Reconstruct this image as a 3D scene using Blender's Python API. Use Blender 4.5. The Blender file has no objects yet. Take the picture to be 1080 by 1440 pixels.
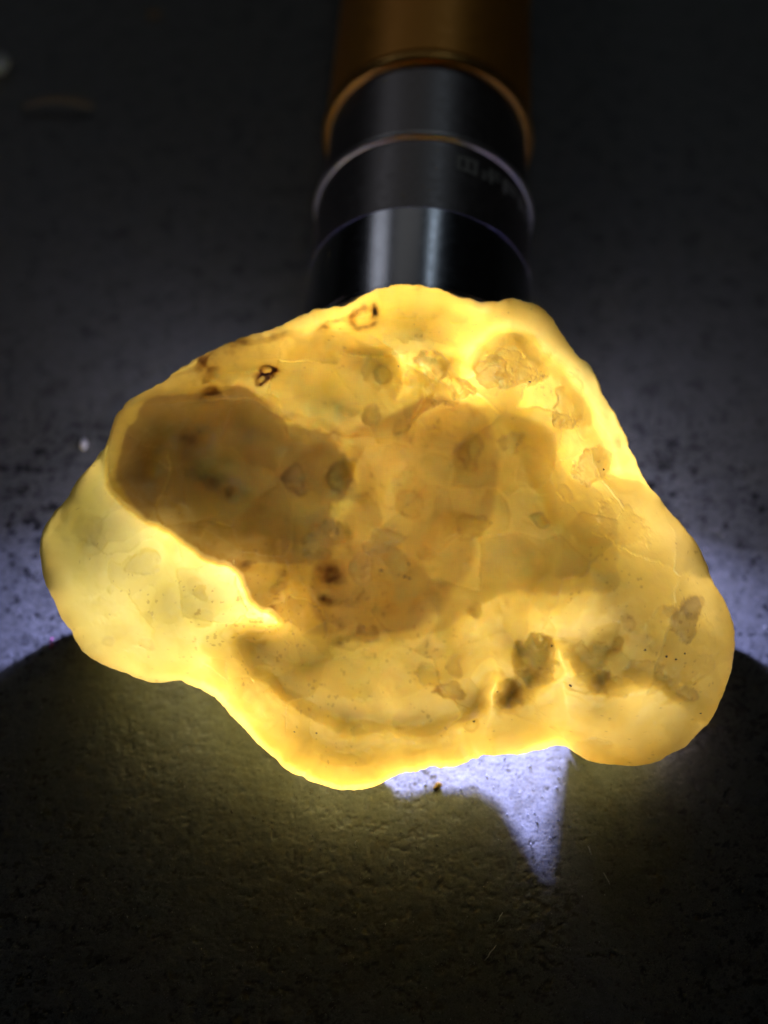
import bpy, bmesh, math, random
import numpy as np
from mathutils import Vector

CM = 0.01
rng = random.Random(7)
scene = bpy.context.scene

# ------------------------------------------------------------------ camera
PITCH, DIST, VFOV = math.radians(58.0), 13.0, math.radians(45.0)
TARGET = np.array([0.0, 0.0, 1.95])
CAM = TARGET + DIST * np.array([0.0, -math.cos(PITCH), math.sin(PITCH)])
cd = bpy.data.cameras.new('camera')
cam = bpy.data.objects.new('camera', cd)
scene.collection.objects.link(cam)
cam.location = [float(a) * CM for a in CAM]
cam.rotation_euler = (math.pi / 2 - PITCH, 0, 0)
cd.sensor_fit = 'VERTICAL'; cd.sensor_height = 36.0
cd.lens = 18.0 / math.tan(VFOV / 2)
cd.clip_start = 0.005; cd.clip_end = 50
cd.dof.use_dof = True
cd.dof.focus_distance = 12.5 * CM
cd.dof.aperture_fstop = 11.5
scene.camera = cam

# ------------------------------------------------------------------ world and room light
world = bpy.data.worlds.new('World'); scene.world = world
world.use_nodes = True
bg = world.node_tree.nodes['Background']
bg.inputs['Color'].default_value = (0.9, 0.95, 1.0, 1); bg.inputs['Strength'].default_value = 0.0015

def area_light(name, loc, aim, sx, sy, power, color):
    d = bpy.data.lights.new(name, 'AREA'); d.shape = 'RECTANGLE'
    d.size = sx; d.size_y = sy; d.energy = power; d.color = color
    o = bpy.data.objects.new(name, d); scene.collection.objects.link(o)
    o.location = loc
    o.rotation_euler = (Vector(aim) - Vector(loc)).to_track_quat('-Z', 'Y').to_euler()
    return o
# a dim window and a dim warm ceiling lamp, far away in the dark room
area_light('room_window', (-0.65, 1.10, 0.85), (0, 0.04, 0.02), 0.20, 0.40, 0.24, (0.80, 0.85, 1.0))
area_light('room_tube_lamp', (0.30, 1.10, 1.00), (0, 0.04, 0.02), 0.080, 0.40, 0.20, (0.66, 0.82, 1.0))
area_light('streak_gap_fill', (-0.17, 1.10, 0.95), (0, 0.04, 0.02), 0.46, 0.42, 0.085, (0.95, 0.97, 1.0))  # added fill light for the grey haze between the torch head's streaks
area_light('room_warm_lamp', (0.12, 0.30, 1.4), (0, 0.05, 0.02), 0.34, 0.34, 0.09, (1.0, 0.92, 0.80))

vs = scene.view_settings
vs.view_transform = 'Standard'; vs.look = 'None'; vs.gamma = 1; vs.exposure = 0.0
vs.use_curve_mapping = False
cy = scene.cycles
cy.max_bounces = 8; cy.diffuse_bounces = 4; cy.glossy_bounces = 3
cy.transmission_bounces = 4; cy.volume_bounces = 0; cy.transparent_max_bounces = 6
cy.sample_clamp_indirect = 6.0
cy.caustics_reflective = False; cy.caustics_refractive = False
cy.use_denoising = True

# ------------------------------------------------------------------ helpers
FWD = np.array([0.0, math.cos(PITCH), -math.sin(PITCH)])
UPV = np.array([0.0, math.sin(PITCH), math.cos(PITCH)])
K = math.tan(VFOV / 2) / 720.0
def rays(px, py):
    a = (np.asarray(px, float) - 540) * K; b = (720 - np.asarray(py, float)) * K
    return FWD + b[..., None] * UPV + a[..., None] * np.array([1.0, 0, 0])
def on_table(px, py, z=0.0):
    d = rays(px, py); t = (z - CAM[2]) / d[..., 2]
    return CAM + t[..., None] * d
TILT = math.radians(25.0)
WN = np.array([0.0, -math.sin(TILT), math.cos(TILT)])
def on_slab(px, py, w):
    d = rays(px, py); t = (w - (CAM - TARGET) @ WN) / (d @ WN)
    return CAM + t[..., None] * d

def vnoise(x, y, seed):
    xi = np.floor(x).astype(np.int64); yi = np.floor(y).astype(np.int64)
    fx = x - xi; fy = y - yi
    fx = fx * fx * fx * (fx * (fx * 6 - 15) + 10); fy = fy * fy * fy * (fy * (fy * 6 - 15) + 10)
    def h(a, b):
        n = (a * 374761393 + b * 668265263 + seed * 1442695041) & 0xffffffff
        n = ((n ^ (n >> 13)) * 1274126177) & 0xffffffff
        n = n ^ (n >> 16)
        return n / 2147483648.0 - 1.0
    return ((h(xi, yi) * (1 - fx) + h(xi + 1, yi) * fx) * (1 - fy)
            + (h(xi, yi + 1) * (1 - fx) + h(xi + 1, yi + 1) * fx) * fy)
def fbm(x, y, seed, octs=4, gain=0.5):
    s = 0; a = 1.0
    for o in range(octs):
        s = s + a * vnoise(x * 2 ** o + 17.3 * o, y * 2 ** o - 9.1 * o, seed + o); a *= gain
    return s
def cells(x, y, seed):
    # jittered-grid cells: distance to the nearest centre and a random value per cell
    xi = np.floor(x).astype(np.int64); yi = np.floor(y).astype(np.int64)
    best = np.full(x.shape, 9.0); val = np.zeros(x.shape)
    def h(a, b, k):
        n = (a * 374761393 + b * 668265263 + (seed + k) * 1442695041) & 0xffffffff
        n = ((n ^ (n >> 13)) * 1274126177) & 0xffffffff
        return (n ^ (n >> 16)) / 4294967296.0
    for dx in (-1, 0, 1):
        for dy in (-1, 0, 1):
            a, b = xi + dx, yi + dy
            d = np.hypot(a + h(a, b, 1) - x, b + h(a, b, 2) - y)
            # overlapping scales: a random offset makes some lie over others
            d2 = d - 0.35 * h(a, b, 3)
            m = d2 < best
            best = np.where(m, d2, best); val = np.where(m, h(a, b, 4), val)
    return best, val
def sstep(e0, e1, x):
    t = np.clip((x - e0) / (e1 - e0), 0, 1); return t * t * (3 - 2 * t)
def smooth_closed(pts, n=6):
    p = np.array(pts, float); out = []
    L = len(p)
    for i in range(L):
        p0, p1, p2, p3 = p[i - 1], p[i], p[(i + 1) % L], p[(i + 2) % L]
        for k in range(n):
            t = k / n
            out.append(0.5 * ((2 * p1) + (-p0 + p2) * t + (2 * p0 - 5 * p1 + 4 * p2 - p3) * t * t
                              + (-p0 + 3 * p1 - 3 * p2 + p3) * t ** 3))
    return np.array(out)
def sdist(x, y, poly):
    best = np.full(x.shape, 1e18); inside = np.zeros(x.shape, bool)
    L = len(poly)
    for i in range(L):
        ax, ay = poly[i]; bx, by = poly[(i + 1) % L]
        dx, dy = bx - ax, by - ay
        t = np.clip(((x - ax) * dx + (y - ay) * dy) / (dx * dx + dy * dy + 1e-12), 0, 1)
        best = np.minimum(best, (x - ax - t * dx) ** 2 + (y - ay - t * dy) ** 2)
        if ay != by:
            c = (ay > y) != (by > y)
            inside ^= c & (x < dx * (y - ay) / dy + ax)
    d = np.sqrt(best)
    return np.where(inside, d, -d)

def mesh_from(name, verts, quads=None, tris=None, smooth=True):
    me = bpy.data.meshes.new(name)
    verts = np.asarray(verts, np.float64)
    faces = []
    nq = 0 if quads is None else len(quads); nt = 0 if tris is None else len(tris)
    loops = np.concatenate(([np.asarray(quads).ravel()] if nq else []) + ([np.asarray(tris).ravel()] if nt else []))
    me.vertices.add(len(verts)); me.vertices.foreach_set('co', (verts * CM).astype(np.float32).ravel())
    me.loops.add(len(loops)); me.loops.foreach_set('vertex_index', loops.astype(np.int32))
    me.polygons.add(nq + nt)
    starts = np.concatenate([np.arange(nq) * 4, nq * 4 + np.arange(nt) * 3]).astype(np.int32)
    me.polygons.foreach_set('loop_start', starts)
    me.update(calc_edges=True); me.validate()
    me.polygons.foreach_set('use_smooth', [smooth] * len(me.polygons))
    return me
def add_attr(me, name, vals):
    a = me.attributes.new(name, 'FLOAT', 'POINT'); a.data.foreach_set('value', np.asarray(vals, np.float32))
def link(name, me, parent=None, mat=None, loc=None):
    o = bpy.data.objects.new(name, me); scene.collection.objects.link(o)
    if mat: me.materials.append(mat)
    if parent:
        o.parent = parent
    if loc is not None: o.location = loc
    return o
def tag(o, label=None, cat=None, group=None, kind=None):
    if label: o['label'] = label
    if cat: o['category'] = cat
    if group: o['group'] = group
    if kind: o['kind'] = kind
    return o

class NT:
    def __init__(s, name):
        s.m = bpy.data.materials.new(name); s.m.use_nodes = True
        s.t = s.m.node_tree; s.b = s.t.nodes['Principled BSDF']
    def n(s, typ, **kw):
        nd = s.t.nodes.new(typ)
        for k, v in kw.items():
            if hasattr(nd, k): setattr(nd, k, v)
        return nd
    def l(s, a, b): s.t.links.new(a, b)
    def attr(s, name):
        a = s.n('ShaderNodeAttribute'); a.attribute_name = name; return a.outputs['Fac']
    def mix(s, fac, c1, c2, blend='MIX'):
        m = s.n('ShaderNodeMix'); m.data_type = 'RGBA'; m.blend_type = blend
        if isinstance(fac, (int, float)): m.inputs[0].default_value = fac
        else: s.l(fac, m.inputs[0])
        for c, i in ((c1, 6), (c2, 7)):
            if isinstance(c, tuple): m.inputs[i].default_value = (*c, 1)
            else: s.l(c, m.inputs[i])
        return m.outputs[2]
    def noise(s, scale, detail=3, rough=0.5, vec=None):
        nd = s.n('ShaderNodeTexNoise'); nd.inputs['Scale'].default_value = scale
        nd.inputs['Detail'].default_value = detail; nd.inputs['Roughness'].default_value = rough
        if vec is None:
            tc = s.n('ShaderNodeTexCoord'); vec = tc.outputs['Object']
        s.l(vec, nd.inputs['Vector']); return nd.outputs['Fac']
    def ramp(s, fac, stops):
        r = s.n('ShaderNodeValToRGB'); e = r.color_ramp.elements
        while len(e) < len(stops): e.new(0.5)
        for el, (p, c) in zip(e, stops): el.position = p; el.color = (*c, 1)
        s.l(fac, r.inputs[0]); return r.outputs[0]
    def math(s, op, a, b):
        m = s.n('ShaderNodeMath'); m.operation = op
        for v, i in ((a, 0), (b, 1)):
            if isinstance(v, (int, float)): m.inputs[i].default_value = v
            else: s.l(v, m.inputs[i])
        return m.outputs[0]
    def bump(s, h, strength, dist):
        b = s.n('ShaderNodeBump'); b.inputs['Strength'].default_value = strength
        b.inputs['Distance'].default_value = dist; s.l(h, b.inputs['Height'])
        s.l(b.outputs[0], s.b.inputs['Normal'])
    def set(s, **kw):
        for k, v in kw.items():
            i = s.b.inputs[k.replace('_', ' ')]
            if isinstance(v, tuple): i.default_value = (*v, 1) if len(i.default_value) == 4 else v
            elif isinstance(v, (int, float)): i.default_value = v
            else: s.l(v, i)

# ------------------------------------------------------------------ materials
def table_material():
    t = NT('black_tabletop')
    pit = t.attr('pit')
    n1 = t.noise(700, 4, 0.6); n2 = t.noise(2600, 3, 0.6)
    col = t.ramp(n1, [(0.3, (0.150, 0.152, 0.130)), (0.7, (0.222, 0.224, 0.195))])
    n3 = t.noise(6500, 2, 0.6)
    n4 = t.noise(330, 5, 0.65)
    col = t.mix(t.ramp(n4, [(0.52, (0, 0, 0)), (0.66, (1, 1, 1))]), col, (0.085, 0.087, 0.076))
    col = t.mix(t.ramp(n3, [(0.36, (1, 1, 1)), (0.50, (0, 0, 0))]), col, (0.085, 0.086, 0.076))
    col = t.mix(t.ramp(n3, [(0.66, (0, 0, 0)), (0.72, (1, 1, 1))]), col, (0.27, 0.27, 0.24))
    col = t.mix(pit, col, (0.006, 0.006, 0.006))
    t.set(Base_Color=col, Roughness=t.ramp(n1, [(0.3, (0.38,) * 3), (0.7, (0.62,) * 3)]))
    t.b.inputs['Specular IOR Level'].default_value = 0.35
    h = t.math('ADD', n1, t.math('MULTIPLY', n2, 0.35))
    t.bump(h, 0.22, 0.0003)
    return t.m
def simple(name, col, rough, metal=0.0, var=0.25, scale=900, bump=0.0, spec=0.5):
    t = NT(name)
    n = t.noise(scale, 3, 0.6)
    c = t.ramp(n, [(0.3, tuple(a * (1 - var) for a in col)), (0.7, tuple(min(1, a * (1 + var)) for a in col))])
    t.set(Base_Color=c, Roughness=t.ramp(n, [(0.3, (rough * 0.85,) * 3), (0.7, (min(1, rough * 1.15),) * 3)]), Metallic=metal)
    t.b.inputs['Specular IOR Level'].default_value = spec
    if bump: t.bump(n, bump, 0.0003)
    return t.m
def emitter(name, col, strength):
    t = NT(name)
    t.set(Base_Color=(0.8, 0.8, 0.8))
    t.b.inputs['Emission Color'].default_value = (*col, 1)
    t.b.inputs['Emission Strength'].default_value = strength
    return t.m
def stone_material():
    t = NT('translucent_yellow_chalcedony')
    tone, stain_rim, grey, pale = t.attr('tone'), t.attr('stain_rim'), t.attr('grey'), t.attr('pale')
    cloud = t.noise(160, 5, 0.6)
    # colour of the chalcedony, and how far red, green and blue light travel in it
    col = t.ramp(cloud, [(0.3, (0.88, 0.87, 0.80)), (0.7, (0.91, 0.90, 0.84))])
    col = t.mix(tone, col, (0.86, 0.845, 0.78))
    col = t.mix(stain_rim, col, (0.45, 0.35, 0.30))
    col = t.mix(t.attr('bounce_cut'), col, (0.17, 0.17, 0.17))        # unseen underside greyed to keep yellow bounce off the table
    t.b.inputs['Subsurface Radius'].default_value = (1.0, 0.92, 0.80)
    t.set(Base_Color=col, Roughness=0.33)
    b = t.b.inputs
    b['Subsurface Weight'].default_value = 1.0
    b['Subsurface Scale'].default_value = 0.0155
    b['Subsurface Anisotropy'].default_value = 0.0
    b['Specular IOR Level'].default_value = 0.4
    b['Coat Weight'].default_value = 1.0; b['Coat IOR'].default_value = 1.35; b['Coat Roughness'].default_value = 0.3
    # thin iron-stained skin of the pebble; tone also paints in dimmer transmitted light
    skin = t.ramp(t.noise(230, 4, 0.6), [(0.3, (0.80, 0.565, 0.10)), (0.7, (0.86, 0.615, 0.115))])
    skin = t.mix(pale, skin, (0.74, 0.60, 0.105))
    skin = t.mix(tone, skin, (0.44, 0.265, 0.05))
    skin = t.mix(grey, skin, (0.45, 0.34, 0.13))
    skin = t.mix(stain_rim, skin, (0.16, 0.045, 0.006))
    skin = t.mix(t.attr('bounce_cut'), skin, (0.94, 0.88, 0.66))
    skin = t.mix(t.attr('glow_wall'), skin, (1.0, 0.83, 0.18))
    t.l(skin, b['Coat Tint'])
    t.b.subsurface_method = 'RANDOM_WALK'
    h = t.math('ADD', t.noise(420, 4, 0.6), t.math('MULTIPLY', t.noise(1500, 3, 0.6), 0.25))
    t.bump(h, 0.12, 0.0005)
    return t.m
MT = table_material()
MS = stone_material()
M_black = simple('black_anodised_metal', (0.30, 0.27, 0.255), 0.42, 0.8, 0.15)
M_gloss = simple('polished_black_metal', (0.40, 0.40, 0.41), 0.21, 1.0, 0.06)
M_silver = simple('bare_silver_edge', (0.92, 0.88, 0.84), 0.38, 0.9, 0.06)
M_brown = simple('brown_anodised_metal', (1.0, 0.40, 0.04), 0.46, 0.5, 0.1)
M_lip = simple('polished_brown_edge', (0.85, 0.45, 0.10), 0.34, 0.8, 0.1)
M_print = simple('worn_grey_print', (0.75, 0.75, 0.68), 0.7, 0.0, 0.1)
M_refl = simple('mirror_reflector', (0.85, 0.85, 0.88), 0.12, 1.0, 0.03)
LED = (0.39, 0.42, 1.0)
M_lens = emitter('lit_torch_lens', LED, 26.0)

# ------------------------------------------------------------------ tabletop
def spaced(a, b, step, far):
    core = list(np.arange(a, b + step / 2, step))
    s = step; v = core[-1]; hi = []
    while v < far: s *= 1.35; v += s; hi.append(v)
    s = step; v = core[0]; lo = []
    while v > -far: s *= 1.35; v -= s; lo.append(v)
    return np.array(lo[::-1] + core + hi)
xs = spaced(-5.4, 5.4, 0.016, 70.0); ys = spaced(-5.2, 2.4, 0.016, 70.0)
X, Y = np.meshgrid(xs, ys)
warp = 0.12 * fbm(X * 2.2, Y * 2.2, 91, 2)
n_a = fbm(X * 11 + warp * 4, Y * 15.0 + warp * 4, 11, 4, 0.62)
dens = fbm(X * 0.8, Y * 0.8, 23, 3)
dens = dens + 0.75 * np.exp(-((X + 0.8) ** 2 / 5.0 + (Y + 4.2) ** 2 / 2.8))
pit = sstep(0.84, 0.98, n_a + 0.36 * dens)
n_b = fbm(X * 26.0, Y * 36.0 + warp * 8, 31, 3, 0.6)
pit2 = sstep(0.74, 0.92, n_b + 0.30 * dens)
core_mask = sstep(0, 1.0, 6.5 - np.abs(X)) * sstep(0, 1.0, Y + 5.8) * sstep(0, 1.4, 3.4 - Y)
n_c = fbm(X * 5.5 + warp * 2, Y * 7.0, 37, 5, 0.66)
pit3 = sstep(1.08, 1.22, n_c + 0.25 * dens)
pitv = np.clip(0.95 * pit + 0.6 * pit2 + pit3, 0, 1)
Z = -0.004 * pit - 0.002 * pit2 + 0.0010 * fbm(X * 5, Y * 8, 41, 3) + 0.0008 * fbm(X * 20, Y * 26, 55, 2)
Z = (Z - 0.012) * core_mask - 0.012 * (1 - core_mask)
V = np.stack([X, Y, Z], -1).reshape(-1, 3)
ny, nx = X.shape
idx = np.arange(nx * ny).reshape(ny, nx)
Q = np.stack([idx[:-1, :-1], idx[:-1, 1:], idx[1:, 1:], idx[1:, :-1]], -1).reshape(-1, 4)
me = mesh_from('tabletop', V, Q)
add_attr(me, 'pit', (pitv * core_mask).ravel())
tag(link('tabletop', me, mat=MT), kind='structure')

# ------------------------------------------------------------------ the stone
OUT = [(555,402),(590,402),(625,410),(645,418),(668,423),(690,425),(715,421),(740,424),(765,436),(782,455),(795,478),
 (812,500),(832,516),(842,540),(852,562),(868,585),(877,607),(886,632),(900,660),(915,684),(930,705),(948,727),(968,748),
 (985,775),(998,805),(1010,830),(1024,855),(1032,880),(1034,905),(1030,940),(1018,975),(1000,1010),(975,1040),(945,1060),
 (915,1073),(885,1078),(860,1075),(838,1073),(815,1065),(805,1056),(795,1050),(778,1049),(755,1056),(730,1062),(700,1062),
 (680,1061),(665,1068),(640,1077),(620,1080),(605,1080),(585,1086),(565,1087),(545,1098),(520,1108),(490,1112),(460,1108),
 (430,1096),(405,1082),(380,1062),(355,1038),(330,1010),(305,985),(285,972),(265,962),(250,957),(225,961),(200,957),
 (170,945),(135,930),(112,910),(98,885),(80,855),(65,825),(58,795),(56,765),(62,742),(75,722),(90,708),(100,690),(112,672),
 (128,655),(140,638),(150,625),(154,605),(165,580),(190,558),(215,545),(250,520),(290,498),(320,483),(345,473),(370,468),
 (400,456),(430,440),(455,434),(480,431),(500,422),(520,411),(540,404)]
CX, CYP = 560.0, 760.0
outline = smooth_closed(OUT, 5)
ang = np.arctan2(outline[:, 1] - CYP, outline[:, 0] - CX); rad = np.hypot(outline[:, 0] - CX, outline[:, 1] - CYP)
o_ = np.argsort(ang); ang, rad = ang[o_], rad[o_]
NA, NF, NB = 1150, 300, 90
th = np.linspace(-math.pi, math.pi, NA, endpoint=False)
R = np.interp(th, ang, rad, period=2 * math.pi)
R = R + 1.6 * fbm(th * 24, th * 0 + 3.1, 5, 4, 0.6)
R[0:4] = R[0:4]

def poly(*p, n=5): return smooth_closed(p, n)
TIER1 = poly((150,640),(162,586),(215,546),(310,488),(370,472),(440,466),(500,470),(560,500),(600,530),(622,505),(660,498),
 (700,470),(745,478),(778,505),(800,538),(826,562),(832,600),(862,640),(866,668),(905,680),(960,720),(1020,790),(1060,880),(1065,960),
 (1030,1015),(985,1012),(940,990),(905,962),(870,968),(835,972),(806,938),(790,915),(772,958),(725,1000),(702,992),(694,962),(670,1000),(620,1025),
 (560,1032),(480,1025),(420,1005),(375,970),(345,930),(334,893),(388,874),(350,850),(325,800),(260,765),(200,725),(160,690))
TIER2 = poly((168,640),(178,600),(215,552),(300,538),(350,550),(400,580),(450,592),(490,602),(530,588),(560,572),(640,566),
 (700,572),(770,600),(800,660),(850,700),(872,770),(850,830),(760,835),(690,842),(640,872),(590,892),(520,905),(450,892),
 (400,872),(352,848),(326,800),(262,764),(204,724),(172,690))
TRAIL = poly((326,800),(400,790),(470,765),(560,775),(610,820),(590,870),(520,896),(450,890),(392,872),(352,848))
UPPER = poly((195,560),(310,492),(370,476),(470,466),(545,478),(600,545),(590,590),(500,610),(400,590),(345,560),(250,560))
TIER3 = poly((170,640),(180,600),(218,556),(300,545),(345,548),(395,585),(445,592),(480,620),(494,660),(490,700),(468,712),
 (474,750),(462,785),(430,796),(372,792),(326,796),(262,762),(206,722),(174,688))
LEFT = poly((56,765),(75,722),(150,625),(170,700),(260,775),(330,850),(300,960),(225,961),(135,930),(98,885))
CENTRE = poly((500,600),(560,572),(640,566),(690,600),(700,700),(660,790),(600,870),(500,890),(440,850),(470,760),(500,690))

# nodules: x, y, rx, ry, rotation, bump height in cm, painted refraction rim, grey, tone
NOD = [
 (838,655,25,29,20,0.13,0.16,0.0,0.30),(800,562,22,40,15,0.12,0.14,0.05,0.22),(815,575,14,24,0,0.06,0.10,0,0.1),
 (612,520,22,24,0,0.11,0.14,0.1,0.35),(643,546,18,18,0,0.10,0.14,0.1,0.35),(620,560,22,16,10,0.07,0.08,0.08,0.25),
 (545,520,15,15,0,0.05,0.20,0.0,0.12),(540,518,32,26,0,0.05,0.06,0,0.05),(722,622,18,18,0,0.05,0.10,0.0,0.08),
 (760,730,11,11,0,0.05,0.16,0.0,0.10),(800,690,9,15,-30,0.05,0.12,0,0.12),(664,742,27,20,-20,0.05,0.10,0,0.0),
 (660,632,16,22,0,0.05,0.08,0,0.05),(752,930,32,36,25,0.16,0.10,0.20,0.35),(718,980,21,20,0,0.12,0.12,0.20,0.35),
 (966,872,20,30,20,0.06,0.18,0.55,0.35),(972,855,18,16,0,0.05,0.18,0.35,0.25),(940,862,10,12,0,0.04,0.12,0.3,0.2),
 (960,976,16,13,0,0.05,0.20,0.4,0.4),(905,948,30,18,15,0.05,0.08,0.1,0.45),(960,910,50,60,0,0.05,0.0,0.0,0.05),
 (600,948,16,17,0,0.06,0.14,0.05,0.12),(628,968,22,12,-15,0.06,0.20,0.15,0.35),(638,935,10,14,0,0.05,0.12,0.1,0.2),
 (868,912,8,9,0,0.03,0.16,0.15,0.2),(826,955,30,18,0,0.08,0.08,0.1,0.25),(884,882,10,15,0,0.03,0.10,0.15,0.25),
 (826,920,26,22,0,0.09,0.06,0,0.0),(850,962,26,16,30,0.07,0.10,0.1,0.25),(730,505,42,32,0,0.10,0.06,0,0.05),
 (725,478,14,7,30,0.05,0.16,0,0.1),(690,520,22,18,0,0.09,0.08,0.05,0.15),(745,520,26,20,0,0.09,0.08,0,0.1),
 (265,610,30,26,0,0.02,0.0,0.45,0.3),(278,640,22,20,0,0.02,0.0,0.6,0.0),(262,612,11,13,0,-0.02,0.0,0.1,0.4),
 (296,678,14,12,0,0.02,0.10,0.4,0.5),(322,688,22,17,0,0.02,0.0,0.55,0.2),(320,690,7,8,0,-0.02,0.0,0,0.4),
 (415,672,19,20,0,0.05,0.20,0.45,0.35),(410,668,11,12,0,0.03,0.1,0.3,0.2),(478,672,15,27,5,0.07,0.25,0.3,0.2),
 (452,762,17,34,8,0.06,0.05,0.65,0.2),(536,764,30,20,-35,0.06,0.05,0.70,0.2),(503,800,13,22,10,0.04,0.05,0.50,0.1),
 (545,792,34,22,-10,0.03,0.0,0.25,0.0),(340,796,11,9,0,0.02,0.0,0.3,0.4),(468,810,13,14,0,-0.03,0.0,0.4,0.4),
 (463,843,8,6,-20,-0.02,0.0,0.2,0.4),(468,812,44,36,0,0.04,0.06,0.1,0.1),(388,830,14,9,-20,0.02,0.20,0.2,0.4),
 (392,808,9,5,0,0.02,0.2,0.2,0.3),(522,578,11,16,10,0.05,0.08,0.35,0.3),(660,860,12,12,0,0.04,0.10,0.0,0.15),
 (200,790,22,16,0,0.04,0.04,0.1,0.06),(150,905,12,8,0,0.02,0.08,0.2,0.2),(203,905,10,8,0,0.02,0.08,0.2,0.2),
 (120,860,40,22,0,0.03,0.0,0.0,0.10),(285,832,9,11,0,0.03,0.06,0,0.1),(345,885,20,16,0,0.06,0.06,0,0.05),
 (480,1065,28,14,0,0.04,0.04,0,0.10),(512,1060,14,10,0,0.03,0.06,0,0.12),(665,1018,12,10,0,0.03,0.10,0,0.2),
 (840,1058,38,20,10,0.10,0.05,0.0,0.05),(590,430,40,22,0,0.06,0.05,0,0.05),(650,440,24,18,0,0.06,0.05,0,0.0),
 (570,462,30,20,20,0.04,0.05,0,0.08),(490,905,20,14,0,0.03,0.16,0.1,0.3),(520,890,18,14,0,0.04,0.14,0.1,0.2),
 (470,880,12,10,0,0.03,0.12,0.1,0.2),(400,985,26,10,30,0.02,0.05,0,0.1),(880,740,40,30,40,0.06,0.03,0,0.0),
]
_r = random.Random(3)
for _ in range(34):
    a = _r.uniform(-math.pi, math.pi); rr = math.sqrt(_r.random()) * 0.9 * float(np.interp(a, ang, rad, period=2 * math.pi))
    s = _r.uniform(5, 20)
    NOD.append((CX + rr * math.cos(a), CYP + rr * math.sin(a), s, s * _r.uniform(.6, 1.2), _r.uniform(0, 90),
                _r.uniform(0.01, 0.04), _r.uniform(0.0, 0.10), 0.0, _r.uniform(0, 0.10)))
# iron-oxide stains: x, y, rx, ry, rotation, strength, ring?
STAIN = [(374,521,11,9,0,0.9,1),(369,538,10,9,0,0.8,1),(384,530,4,5,0,0.8,0),(358,530,4,5,0,0.8,0),(512,449,20,13,-15,0.34,1),
 (524,441,6,9,0,0.6,0),(290,515,14,16,20,0.35,0),(284,502,16,7,-30,0.5,0),(297,545,11,12,0,0.55,0),(330,483,14,4,-20,0.6,0),
 (330,480,24,8,-18,0.3,0),(372,470,22,4,0,0.35,0),(455,462,13,5,-20,0.6,0),(425,478,10,5,0,0.25,0),(480,452,20,3,-10,0.35,0),
 (587,408,9,3,0,0.35,0),(310,500,40,14,-30,0.22,0),(1015,862,5,20,0,0.12,0),(900,880,50,40,0,0.06,0),(340,850,8,40,-35,0.16,0),
 (380,862,6,20,-40,0.25,0),(262,612,13,14,0,0.30,0),(320,690,8,8,0,0.35,0),(340,796,11,8,0,0.35,0),(468,810,12,12,0,0.55,0),
 (463,843,8,5,-20,0.7,0),(297,678,8,7,0,0.22,0),(408,672,10,9,0,0.12,0),(478,905,8,6,0,0.4,0),(660,862,9,8,0,0.2,0),(614,967,7,5,0,0.4,0)]

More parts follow.
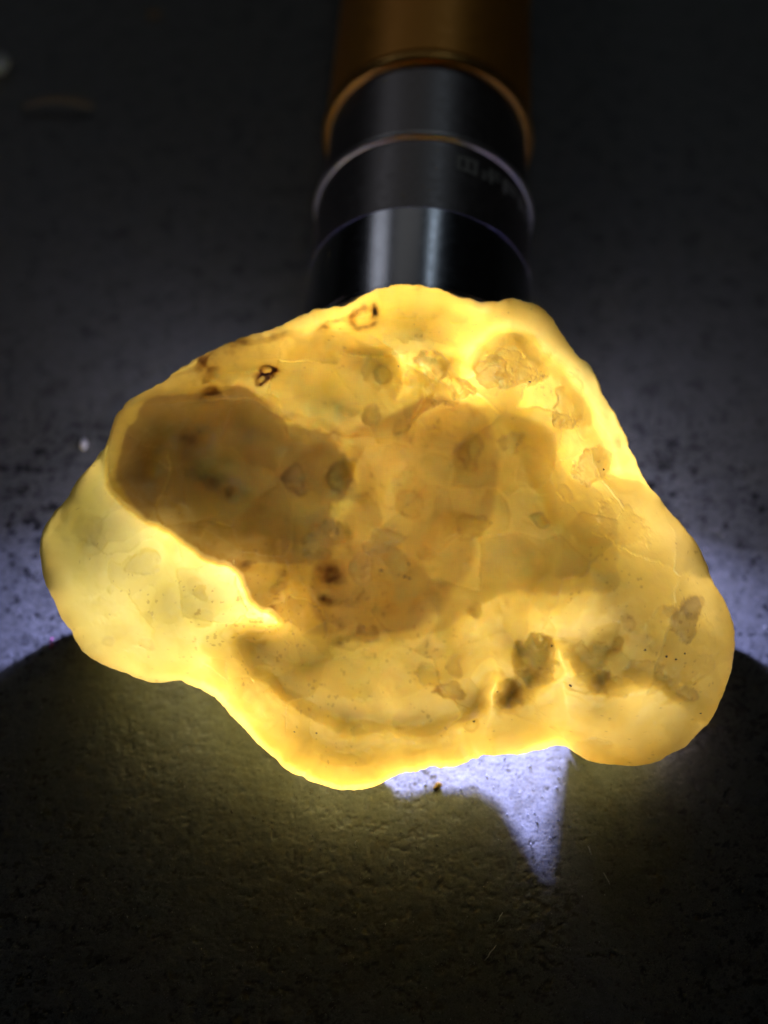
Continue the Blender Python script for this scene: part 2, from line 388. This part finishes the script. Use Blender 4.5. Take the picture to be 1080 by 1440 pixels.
def stone_fields(px, py, rim_d, rmax):
    wx = px + 7 * fbm(px / 55, py / 55, 61, 2) + 1.5 * fbm(px / 16, py / 16, 71, 2)
    wy = py + 7 * fbm(px / 55 + 40, py / 55, 62, 2) + 1.5 * fbm(px / 16 + 40, py / 16, 72, 2)
    rg = 1.5 + 13.5 * sstep(190, 280, px - py * 0.25)           # ragged upper and right side of the brown zone
    d1, d2 = sdist(wx, wy, TIER1), sdist(wx, wy, TIER2)
    d3 = sdist(wx + rg * fbm(px / 30, py / 30, 141, 4), wy + rg * fbm(px / 30 + 9, py / 30, 143, 4), TIER3)
    dc, dl = sdist(wx, wy, CENTRE), sdist(wx, wy, LEFT)
    rim = np.sqrt(np.clip(1 - (1 - np.clip(rim_d / 30.0, 0, 1)) ** 2, 0, 1))
    def step(d, w, dome): return sstep(-w * 0.35, w * 0.65, d) * 0.72 + 0.28 * np.sqrt(np.clip(np.clip(d, 0, dome) / dome, 0, 1))
    w = 0.20 * rim
    crisp = sstep(430, 370, px) * sstep(900, 860, py)
    w += 0.42 * (crisp * step(d1, 9, 130) + (1 - crisp) * step(d1, 34, 130))
    w += 0.42 * sstep(0, 110, d1) * sstep(0, 150, rim_d)
    w += 0.20 * sstep(860, 920, py) * sstep(-55, 0, d1) * rim
    w += 0.30 * step(d2, 90, 150)
    w += 0.10 * step(d3, 60, 90)
    w += 0.40 * np.exp(-((px - 310) / 170) ** 2 - ((py - 660) / 110) ** 2) * sstep(-10, 50, d1)
    w += 0.44 * step(sdist(wx, wy, UPPER), 80, 60)
    w += 0.34 * np.exp(-((px - 600) / 190) ** 2 - ((py - 660) / 150) ** 2)
    w += 0.30 * np.exp(-((py - 1060) / 50) ** 2 - ((px - 560) / 230) ** 2) * rim
    w += 0.14 * np.exp(-((py - 1010) / 45) ** 2 - ((px - 790) / 120) ** 2) * rim
    w += 0.07 * sstep(0, 90, dl) * rim
    w += 0.80 * np.exp(-((px - 585) / 105) ** 2 - ((py - 465) / 65) ** 2) * rim
    for (vx_, vy_, ax_, ay_, hh) in ((285,835,75,45,0.16),(600,512,50,42,0.26),(885,655,45,45,0.10),(692,985,30,45,0.14),(788,940,28,42,0.14),(700,800,160,70,0.06)):
        w += hh * np.exp(-((px - vx_) / ax_) ** 2 - ((py - vy_) / ay_) ** 2) * rim
    w *= 1 - 0.5 * sstep(840, 960, px) * sstep(150, 20, rim_d) * sstep(640, 760, py)
    soft = np.clip(rim_d / 60, 0, 1)
    c1, v1 = cells(wx / 78, wy / 70, 201); c2, v2 = cells(wx / 36 + 5, wy / 33, 207)
    patchy = sstep(-0.25, 0.35, fbm(px / 120, py / 120, 211, 2))
    w += soft * (0.06 * fbm(wx / 95, wy / 95, 81, 3) + 0.010 * fbm(wx / 34, wy / 34, 83, 3) + 0.002 * fbm(wx / 9, wy / 9, 85, 2))
    w += soft * (0.05 * (1 - np.clip(c1, 0, 1) ** 2) + 0.05 * v1 + patchy * (0.02 * (1 - np.clip(c2, 0, 1) ** 2) + 0.02 * v2))
    w *= np.sqrt(np.clip(1 - (1 - np.clip(rim_d / 75.0, 0, 1)) ** 2, 0, 1))
    w *= 1 - 0.8 * np.exp(-((px - 672) / 24) ** 2 - ((py - 430) / 18) ** 2)
    e3 = 2.5 + 2.5 * sstep(200, 290, px - py * 0.25)          # the brown zone is crisp on its lower left, vaguer elsewhere
    t3 = sstep(-1, 1, d3 / e3)
    tone = 0.46 * t3 + 0.38 * sstep(-6, 6, dc) * (1 - t3) + 0.29 * sstep(-6, 6, d2) + 0.17 * sstep(-1.5, 2.5, d1) + 0.26 * sstep(-9, 9, sdist(wx, wy, TRAIL)) + 0.12 * sstep(-12, 12, sdist(wx, wy, UPPER))  # tiers, centre, trail and upper part painted darker for light lost in thickness
    tone += 0.05 * fbm(wx / 70, wy / 70, 87, 3) + 0.17 * (v1 - 0.5) + 0.14 * patchy * (v2 - 0.5)
    stain_rim = np.zeros_like(px); grey = 0.30 * sstep(-6, 16, d3); 
    pale = sstep(-20, 40, dl)
    for (x, y, rx, ry, rot, h, rs, g, tn) in NOD:
        c, s = math.cos(math.radians(rot)), math.sin(math.radians(rot))
        m = (np.abs(px - x) < 2.2 * max(rx, ry)) & (np.abs(py - y) < 2.2 * max(rx, ry))
        if not m.any(): continue
        dx, dy = wx[m] - x, wy[m] - y
        q = np.hypot((dx * c + dy * s) / rx, (-dx * s + dy * c) / ry)
        q = q + 0.22 * fbm(px[m] / 11 + x, py[m] / 11, 151, 3)
        dome = np.sqrt(np.clip(1 - q * q, 0, 1))
        w[m] += 0.75 * h * dome * soft[m]
        e = 2.6 / min(rx, ry)
        stain_rim[m] += rs * 0.42 * np.exp(-((q - 1 + e) / (1.3 * e)) ** 2)  # dark ring painted in for refraction at the nodule's edge
        ins = sstep(1 + 0.7 * e, 1 - 0.7 * e, q)
        grey[m] += 0.5 * g * ins; tone[m] += 0.30 * tn * ins
    for (x, y, rx, ry, rot, st, ring) in STAIN:
        c, s = math.cos(math.radians(rot)), math.sin(math.radians(rot))
        m = (np.abs(px - x) < 3 * max(rx, ry)) & (np.abs(py - y) < 3 * max(rx, ry))
        dx = wx[m] - x + 2.2 * fbm(px[m] / 7, py[m] / 7, 131, 2); dy = wy[m] - y + 2.2 * fbm(px[m] / 7, py[m] / 7, 133, 2)
        q = np.hypot((dx * c + dy * s) / rx, (-dx * s + dy * c) / ry)
        v = np.exp(-((q - 0.9) / 0.30) ** 2) if ring else np.exp(-q * q * 1.2)
        stain_rim[m] += st * v * (0.65 + 0.5 * np.clip(fbm(px[m] / 8, py[m] / 8, 93, 2), -0.6, 1))
    # tiny dark peppering along creases
    pep = sstep(1.12, 1.35, fbm(px / 5.5, py / 5.5, 95, 2) + 0.35 * fbm(px / 60, py / 60, 97, 2))
    stain_rim += 0.22 * pep
    return np.maximum(w, 0.002 * rim), np.clip(tone, 0, 1), np.clip(stain_rim, 0, 1), np.clip(grey, 0, 1), pale

tf = 1 - (1 - np.linspace(0, 1, NF + 1)[1:]) ** 1.15
TT, RR = np.meshgrid(th, tf)
PX = CX + R[None, :] * RR * np.cos(TT); PY = CYP + R[None, :] * RR * np.sin(TT)
rimd = np.maximum(sdist(PX, PY, np.stack([CX + R * np.cos(th), CYP + R * np.sin(th)], -1)[::4]), 0)
rimd[-1] = 0
W, tone, stain_rim, grey, pale = stone_fields(PX, PY, rimd, None)
W[-1] = 0
front = on_slab(PX, PY, W)
cW = stone_fields(np.array([CX, CX]), np.array([CYP, CYP]), np.array([300.0, 300.0]), None)
centre_f = on_slab(np.array([CX]), np.array([CYP]), cW[0][:1])
# back: hollowed underside, thin at the sides, arched over the gap at the front edge
tb = 1 - (1 - np.linspace(0, 1, NB + 1)[1:]) ** 1.5
TB, RB = np.meshgrid(th, tb[:-1])
BX = CX + R[None, :] * RB * np.cos(TB); BY = CYP + R[None, :] * RB * np.sin(TB)
brim = np.maximum(sdist(BX, BY, np.stack([CX + R * np.cos(th), CYP + R * np.sin(th)], -1)[::6]), 0)
# lower lip over the gap at the front: its height follows from the patch of torch light it lets through
LENS_X, LENS_Y, TR = 0.40, 2.34, 1.38
PATCH = [(551,1085),(556,1094),(566,1100),(578,1100),(600,1097),(640,1101),(670,1112),(700,1136),(720,1164),(738,1188),(752,1204),
         (762,1194),(772,1166),(783,1130),(795,1092),(803,1068)]
ARCH_PX, ARCH_Z = [500.0, 535.0], [0.0, 0.0]
LIP_Y = float(on_slab(np.array([680.0]), np.array([1040.0]), np.array([-0.35]))[0][1])
for (qx, qy) in PATCH:
    P = on_table(np.array([float(qx)]), np.array([float(qy)]))[0]
    f = (LENS_Y - LIP_Y) / (LENS_Y - P[1])
    if f >= 1: continue
    xlp, zlp = LENS_X + f * (P[0] - LENS_X), TR * (1 - f)
    rel = np.array([xlp, LIP_Y, zlp]) - CAM
    ARCH_PX.append(540 + rel[0] / (rel @ FWD) / K); ARCH_Z.append(zlp)
ARCH_PX += [ARCH_PX[-1] + 14, 1100.0]; ARCH_Z += [0.0, 0.0]
print('arch', [(round(float(a)), round(float(b), 3)) for a, b in zip(ARCH_PX, ARCH_Z)], LIP_Y)
def back_depth(px, py, rd):
    rim = np.sqrt(np.clip(1 - (1 - np.clip(rd / 34.0, 0, 1)) ** 2, 0, 1))
    g = 0.15 + 0.07 * fbm(px / 120, py / 120, 101, 3) + 0.03 * fbm(px / 30, py / 30, 103, 3)
    g = g + 0.42 * np.exp(-((px - 880) / 90) ** 2 - ((py - 1000) / 70) ** 2)
    g = g + 0.04 * np.exp(-((px - 175) / 100) ** 2 - ((py - 800) / 120) ** 2)
    g = g + 0.70 * np.exp(-((px - 590) / 150) ** 2 - ((py - 485) / 80) ** 2)
    g = g * (1 - 0.75 * np.exp(-((px - 765) / 45) ** 2 - ((py - 1040) / 120) ** 2))
    g = g * (1 - 0.85 * np.exp(-((px - 672) / 30) ** 2 - ((py - 432) / 26) ** 2))
    g = np.maximum(g, 0.03) * rim
    # the lower lobes reach down to the table, except under the arch at the front
    d = rays(px, py); tz = (np.interp(px, ARCH_PX, ARCH_Z) - CAM[2]) / d[..., 2]
    gt = -((CAM + tz[..., None] * d - TARGET) @ WN)
    a = np.degrees(np.arctan2(py - CYP, px - CX))          # 0 = right, 90 = down, 180 = left
    a = np.where(a < -90, a + 360, a)
    leg = sstep(6, 18, a) * sstep(174, 164, a)
    thick = np.maximum(sstep(40, 15, a), sstep(148, 172, a))      # side walls thick, front wall thin
    band = np.sqrt(np.clip(rd / 7.0, 0, 1)) * sstep(20 + 44 * thick, 9 + 26 * thick, rd)
    return np.maximum(g, gt * leg * band)
ang_b = np.degrees(np.arctan2(BY - CYP, BX - CX)); ang_b = np.where(ang_b < -90, ang_b + 360, ang_b)
bounce_cut = 1 - sstep(34, 48, ang_b) * sstep(172, 158, ang_b) * sstep(60, 26, brim)
bounce_cut = bounce_cut * (0.55 + 0.45 * sstep(8, 40, brim))
glow_wall = sstep(34, 48, ang_b) * sstep(172, 158, ang_b) * sstep(30, 12, brim)  # front wall tint lightened to throw more yellow glow on the table
back = on_slab(BX, BY, -back_depth(BX, BY, brim))
centre_b = on_slab(np.array([CX]), np.array([CYP]), -np.array([0.3]))

nf = NF * NA; nb = (NB - 1) * NA
V = np.concatenate([front.reshape(-1, 3), back.reshape(-1, 3), centre_f, centre_b])
j = np.arange(NA); jn = (j + 1) % NA
quads = []
for i in range(NF - 1):
    quads.append(np.stack([i * NA + j, (i + 1) * NA + j, (i + 1) * NA + jn, i * NA + jn], -1))
for i in range(NB - 1):
    a = nf + i * NA
    b = nf + (i + 1) * NA if i < NB - 2 else (NF - 1) * NA
    quads.append(np.stack([a + j, a + jn, b + jn, b + j], -1))
tris = [np.stack([np.full(NA, nf + nb), j, jn], -1), np.stack([np.full(NA, nf + nb + 1), nf + jn, nf + j], -1)]
# pixel y runs downward, so flip every face to point outward
quads = np.concatenate(quads)[:, ::-1]; tris = np.concatenate(tris)[:, ::-1]
base = on_table(np.array([CX]), np.array([900.0]))[0]; base[2] = 0
me = mesh_from('body', V - base, quads, tris)
zero = np.zeros(nb)
for nm, f, cv in (('tone', tone, cW[1][0]), ('stain_rim', stain_rim, cW[2][0]), ('grey', grey, cW[3][0]), ('pale', pale, cW[4][0])):
    add_attr(me, nm, np.concatenate([f.ravel(), zero, [cv], [0.0]]))
add_attr(me, 'glow_wall', np.concatenate([np.zeros(nf), glow_wall.ravel(), [0.0], [0.0]]))
add_attr(me, 'bounce_cut', np.concatenate([np.zeros(nf), bounce_cut.ravel(), [0.0], [1.0]]))
stone = bpy.data.objects.new('translucent_stone', None); scene.collection.objects.link(stone)
stone.location = [float(a) * CM for a in base]; stone.empty_display_size = 0.01
tag(stone, 'lumpy translucent yellow stone glowing with torch light, brown patch at upper left', 'stone')
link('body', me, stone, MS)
print('stone z range', V[:, 2].min(), V[:, 2].max())

# ------------------------------------------------------------------ the torch
def ring_profile(name, prof, mat, parent, seg=96, closed=True):
    """lathe around the local -Y axis; prof = [(distance back from lens, radius)]"""
    n = len(prof); vs_ = []
    for (d, r) in prof:
        for k in range(seg):
            a = 2 * math.pi * k / seg
            vs_.append((r * math.cos(a), d, r * math.sin(a)))
    q = []
    for i in range(n - 1):
        for k in range(seg):
            kn = (k + 1) % seg
            q.append((i * seg + k, i * seg + kn, (i + 1) * seg + kn, (i + 1) * seg + k))
    m = mesh_from(name, np.array(vs_), np.array(q))
    bm = bmesh.new(); bm.from_mesh(m)
    if closed:
        for i in (0, n - 1):
            bm.verts.ensure_lookup_table()
            bm.faces.new([bm.verts[i * seg + k] for k in range(seg)])
    bmesh.ops.recalc_face_normals(bm, faces=bm.faces)
    bm.to_mesh(m); bm.free()
    m.set_sharp_from_angle(angle=math.radians(23.5))
    return link(name, m, parent, mat)

def y_at(px, py, z): return float(on_table(np.array([px]), np.array([py]), z)[0][1])
y_gl, y_sr, y_br, y_top = y_at(592, 291, 2 * TR), y_at(592, 188, 2 * TR), y_at(600, 84, 2 * TR), y_at(610, 0, 2 * TR)
xl = float(on_table(np.array([593.0]), np.array([300.0]), 2 * TR)[0][0]); xf = float(on_table(np.array([611.0]), np.array([0.0]), 2 * TR)[0][0])
print('torch y:', y_gl, y_sr, y_br, y_top, 'x', xl, xf)
yaw = -math.atan2(xf - xl, y_top - y_gl)
torch = bpy.data.objects.new('torch', None); scene.collection.objects.link(torch); torch.empty_display_size = 0.01
torch.location = ((xl - math.tan(-yaw) * (y_gl - LENS_Y)) * CM, LENS_Y * CM, TR * CM)
torch.rotation_euler = (0, 0, yaw)
tag(torch, 'black and brown metal torch lying behind the stone, lit and shining into it', 'torch')
g, s, b = y_gl - LENS_Y, y_sr - LENS_Y, y_br - LENS_Y
r0 = TR
ring_profile('bezel', [(0.10, r0 - 0.24), (0.0, r0 - 0.20), (0.0, r0 - 0.06), (0.05, r0 - 0.01), (0.12, r0 - 0.01), (0.12, r0 - 0.24)], M_gloss, torch, closed=False)
ring_profile('reflector', [(0.12, r0 - 0.25), (0.6, 0.55), (0.85, 0.22), (0.9, 0.15)], M_refl, torch, closed=False)
ring_profile('lens', [(0.13, r0 - 0.245), (0.16, r0 - 0.245)], M_lens, torch)
ring_profile('head_front', [(0.121, r0 - 0.24), (0.121, r0 - 0.005), (g, r0 - 0.005)], M_gloss, torch, closed=False)
ring_profile('head', [(g + 0.001, r0 - 0.05), (g + 0.0015, r0 - 0.003), (s - 0.08, r0 - 0.003), (s - 0.081, r0 - 0.1)], M_black, torch, closed=False)
half = [(s - 0.01 - 0.060 * math.cos(q * math.pi / 8), r0 - 0.012 + 0.06 * math.sin(q * math.pi / 8)) for q in range(9)]
ring_profile('silver_ring', [(s - 0.071, r0 - 0.1)] + half + [(s + 0.051, r0 - 0.1)], M_silver, torch, closed=False)
ring_profile('neck', [(s + 0.04, r0 - 0.15), (s + 0.058, r0 - 0.055), (b + 0.05, r0 - 0.055)], M_black, torch, closed=False)
half = [(b + 0.08 - 0.10 * math.cos(q * math.pi / 8), r0 - 0.02 + 0.07 * math.sin(q * math.pi / 8)) for q in range(9)]
ring_profile('barrel_lip', [(b - 0.021, r0 - 0.1)] + half + [(b + 0.181, r0 - 0.1)], M_lip, torch, closed=False)
ring_profile('barrel', [(b + 0.19, r0 - 0.1), (b + 0.20, r0 + 0.019), (b + 7.0, r0 + 0.0), (b + 7.0, r0 - 0.1)], M_brown, torch, closed=False)
ring_profile('tail_cap', [(b + 7.0, r0 - 0.1), (b + 7.001, r0 + 0.02), (b + 8.3, r0 + 0.02), (b + 8.4, r0 - 0.08)], M_black, torch)
# worn print round the right side of the head: five blurred characters made of strokes
GLYPH = [[(0,0,1,.2),(0,.8,1,1),(0,0,.2,1),(.8,0,1,1),(.4,.2,.6,.8)], [(0,.4,1,.6),(.4,0,.6,1),(0,0,.25,.3),(.7,.7,1,1)],
         [(0,0,.25,1),(.25,.75,1,1),(.25,.4,.9,.6)], [(0,0,.22,1),(.75,0,1,1),(.22,.4,.75,.6),(.3,.85,.7,1)], [(0,0,1,.22),(.35,.22,.65,1),(0,.5,.3,.75)]]
for k in range(5):
    bm = bmesh.new()
    a0 = math.radians(74 - k * 14.0); hgt = 0.25; wid = math.radians(11.5); d0 = s - 0.52
    for (x0, y0, x1, y1) in GLYPH[k]:
        rows = []
        for q in range(4):
            a = a0 - wid * (x0 + (x1 - x0) * q / 3)
            rows.append([bm.verts.new(((r0 + 0.003) * math.cos(a) * CM, (d0 + hgt * yy) * CM, (r0 + 0.003) * math.sin(a) * CM)) for yy in (y0, y1)])
        for q in range(3):
            bm.faces.new([rows[q][0], rows[q + 1][0], rows[q + 1][1], rows[q][1]])
    m = bpy.data.meshes.new('printed_character'); bm.to_mesh(m); bm.free()
    link('printed_character', m, torch, M_print)
# the LED's own light, right in front of the lens
ld = bpy.data.lights.new('torch_led', 'AREA'); ld.shape = 'DISK'; ld.size = 0.0065; ld.energy = 0.39; ld.spread = math.radians(146); ld.color = LED
lo = bpy.data.objects.new('torch_led', ld); scene.collection.objects.link(lo); lo.parent = torch
lo.location = (0, -0.0002, 0); lo.rotation_euler = (-math.pi / 2, 0, 0)

# ------------------------------------------------------------------ dark mineral specks in the stone's skin
def lump(name, rx, ry, rz, seed, sub=2, rough=0.25):
    bm = bmesh.new(); bmesh.ops.create_icosphere(bm, subdivisions=sub, radius=1.0)
    r = random.Random(seed); ph = [r.uniform(0, 6.28) for _ in range(6)]
    for v in bm.verts:
        x, y, z = v.co
        k = 1 + rough * (math.sin(3.1 * x + ph[0]) * math.sin(2.7 * y + ph[1]) + 0.6 * math.sin(5.3 * z + ph[2]) * math.sin(4.9 * x + ph[3]))
        v.co = (x * rx * k * CM, y * ry * k * CM, z * rz * k * CM)
    m = bpy.data.meshes.new(name); bm.to_mesh(m); bm.free()
    m.polygons.foreach_set('use_smooth', [True] * len(m.polygons))
    return m
M_speck = simple('black_mineral', (0.06, 0.03, 0.015), 0.5, 0.0, 0.5)
SPECKS = [(537,802,6,3,-10),(569,811,4,3,0),(575,813,4,2.5,15),(574,793,3,3,0),(571,756,3.5,3,0),(560,515,2.5,2.5,0),(690,735,2,2,0),
          (700,973,3,2,0),(775,908,3,3,0),(802,964,3,3,20),(907,914,3,2.5,0),(937,923,2.5,3,0),(950,927,3,2.5,0),(963,919,2.5,2.5,0),
          (666,1014,3,3,0),(414,1029,2,2,0),(445,1031,2,2,0),(745,537,2.5,2.5,0),(848,660,3,3,0),(727,625,2.5,2,0),(985,1003,2.5,2,0)]
smesh = [lump('mineral_speck', 1.0, 0.8, 0.5, 40 + k, 1, 0.3) for k in range(3)]
for m in smesh: m.materials.append(M_speck)
sx = np.array([p[0] for p in SPECKS], float); sy = np.array([p[1] for p in SPECKS], float)
sd = np.maximum(sdist(sx, sy, np.stack([CX + R * np.cos(th), CYP + R * np.sin(th)], -1)[::4]), 0)
sw = stone_fields(sx, sy, sd, None)[0]
sp = on_slab(sx, sy, sw + 0.002)
for k, (x, y, a, c, r) in enumerate(SPECKS):
    o = bpy.data.objects.new('mineral_speck', smesh[k % 3]); scene.collection.objects.link(o); o.parent = stone
    o.location = [float(v) * CM for v in (sp[k] - base)]
    o.scale = (a * 0.0058, c * 0.0058, 0.010)
    o.rotation_euler = (TILT, 0, math.radians(-r))

# ------------------------------------------------------------------ crumbs, chips, fibres and dust on the table
def put(name, me, px, py, lift, mat, label, cat, rot=0.0, group=None):
    p = on_table(np.array([float(px)]), np.array([float(py)]), 0.0)[0]
    o = link(name, me, None, mat, (p[0] * CM, p[1] * CM, lift * CM))
    o.rotation_euler = (0, 0, rot)
    return tag(o, label, cat, group)
M_chip = simple('orange_stone_chip', (1.0, 0.58, 0.10), 0.4, 0.0, 0.1)
M_white = simple('white_grit', (0.75, 0.75, 0.74), 0.6, 0.0, 0.1)
M_pale = simple('pale_grey_pebble', (0.45, 0.52, 0.52), 0.6, 0.0, 0.15)
M_tan = simple('tan_scrap', (0.24, 0.19, 0.12), 0.7, 0.0, 0.2)
M_pink = simple('pink_lint', (0.75, 0.12, 0.35), 0.8, 0.0, 0.2)
put('stone_chip', lump('stone_chip', 0.052, 0.034, 0.03, 1, 2, 0.3), 615, 1106, 0.012, M_chip,
    'tiny orange chip lying in the torch light patch below the stone', 'chip', 0.6)
put('white_crumb', lump('white_crumb', 0.05, 0.07, 0.04, 2, 2, 0.3), 118, 626, 0.02, M_white,
    'small white crumb on the table beside the upper left edge of the stone', 'crumb', 0.4)
put('pale_pebble', lump('pale_pebble', 0.16, 0.22, 0.12, 3, 2, 0.15), 0, 97, 0.10, M_pale,
    'blurred pale grey pebble cut off by the left edge of the picture', 'pebble')
put('tan_crumb', lump('tan_crumb', 0.10, 0.09, 0.06, 4, 2, 0.2), 217, 22, 0.05, M_tan,
    'blurred tan crumb at the very top, left of the torch', 'crumb')

def fibre(name, pts, rad, ribbon=False):
    """a thin bent tube through points given in cm"""
    bm = bmesh.new(); P = [Vector(p) for p in pts]; rings = []
    for i, p in enumerate(P):
        d = (P[min(i + 1, len(P) - 1)] - P[max(i - 1, 0)]).normalized()
        u = d.cross(Vector((0, 0, 1))).normalized(); w_ = u.cross(d)
        t = rad * (0.55 if i in (0, len(P) - 1) else 1.0)
        rings.append([bm.verts.new((p + (u * math.cos(k * math.pi / 3) * t + w_ * math.sin(k * math.pi / 3) * t * (0.3 if ribbon else 1))) * CM) for k in range(6)])
    for i in range(len(P) - 1):
        for k in range(6):
            bm.faces.new([rings[i][k], rings[i][(k + 1) % 6], rings[i + 1][(k + 1) % 6], rings[i + 1][k]])
    bm.faces.new(rings[0][::-1]); bm.faces.new(rings[-1])
    m = bpy.data.meshes.new(name); bm.to_mesh(m); bm.free()
    m.polygons.foreach_set('use_smooth', [True] * len(m.polygons))
    return m
curl = [(-0.55 + 0.11 * k, 0.10 * math.sin(k / 10 * math.pi), 0.02 + 0.09 * math.sin(k / 10 * math.pi)) for k in range(11)]
put('curled_shaving', fibre('curled_shaving', curl, 0.075, True), 82, 156, 0.06, M_tan,
    'blurred tan curled shaving on the dark table at upper left', 'shaving')
put('pink_lint', fibre('pink_lint', [(0, -0.06, 0), (0.012, -0.02, 0.006), (-0.004, 0.03, 0.006), (0.008, 0.07, 0)], 0.014), 72, 906, 0.016, M_pink,
    'tiny pink lint fibre on the table left of the stone', 'lint')
FIB = [(829,1197,0.10,1.9,'short pale fibre on the table right of the blue light patch, nearest the stone'),
       (853,1236,0.14,1.95,'pale slanting fibre on the table right of the tip of the blue light patch'),
       (703,1290,0.11,0.9,'short golden fibre on the table just below the tip of the blue light patch'),
       (690,1340,0.20,0.85,'long thin golden fibre on the table below the blue light patch'),
       (500,1186,0.07,1.2,'short bright fibre on the yellow-lit table below the lowest lobe of the stone')]
for k, (x, y, L, a, lab) in enumerate(FIB):
    r = random.Random(60 + k)
    pts = [(math.cos(a) * L * (q / 4 - 0.5) + r.uniform(-.006, .006), math.sin(a) * L * (q / 4 - 0.5) + r.uniform(-.006, .006), 0.004 + 0.006 * math.sin(q / 4 * math.pi)) for q in range(5)]
    put('lint_fibre', fibre('lint_fibre', pts, 0.0065), x, y, 0.006, M_white, lab, 'fibre', 0, 'loose fibres on the table')

# loose dust and grit, its pale grains also standing in for glints: nobody could count it
dr = np.random.RandomState(5)
ND = 5200
gx = dr.uniform(0, 1080, ND); gy = np.concatenate([dr.uniform(960, 1440, int(ND * .62)), dr.uniform(380, 1000, ND - int(ND * .62))])
gp = on_table(gx, gy, 0.0); gs = 0.0035 + 0.0110 * dr.rand(ND) ** 5
tetv = np.array([(1, 0, -0.5), (-0.5, 0.87, -0.5), (-0.5, -0.87, -0.5), (0, 0, 0.9)])
tett = np.array([(0, 2, 1), (0, 1, 3), (1, 2, 3), (2, 0, 3)])
angs = dr.uniform(0, 6.28, ND); el = dr.uniform(0.5, 1.7, ND)
vx = gp[:, None, 0] + gs[:, None] * (tetv[None, :, 0] * np.cos(angs)[:, None] * el[:, None] - tetv[None, :, 1] * np.sin(angs)[:, None])
vy = gp[:, None, 1] + gs[:, None] * (tetv[None, :, 0] * np.sin(angs)[:, None] * el[:, None] + tetv[None, :, 1] * np.cos(angs)[:, None])
vz = -0.010 + gs[:, None] * (tetv[None, :, 2] + 0.5)
dv = np.stack([vx, vy, vz], -1).reshape(-1, 3)
dt = (tett[None] + 4 * np.arange(ND)[:, None, None]).reshape(-1, 3)
tag(link('dust', mesh_from('dust', dv, None, dt, smooth=False), mat=simple('pale_dust_glints', (0.52, 0.51, 0.47), 0.35, 0.0, 0.6, 90)),
    'fine pale dust, grit and stand-in glints scattered over the dark table', 'dust', kind='stuff')
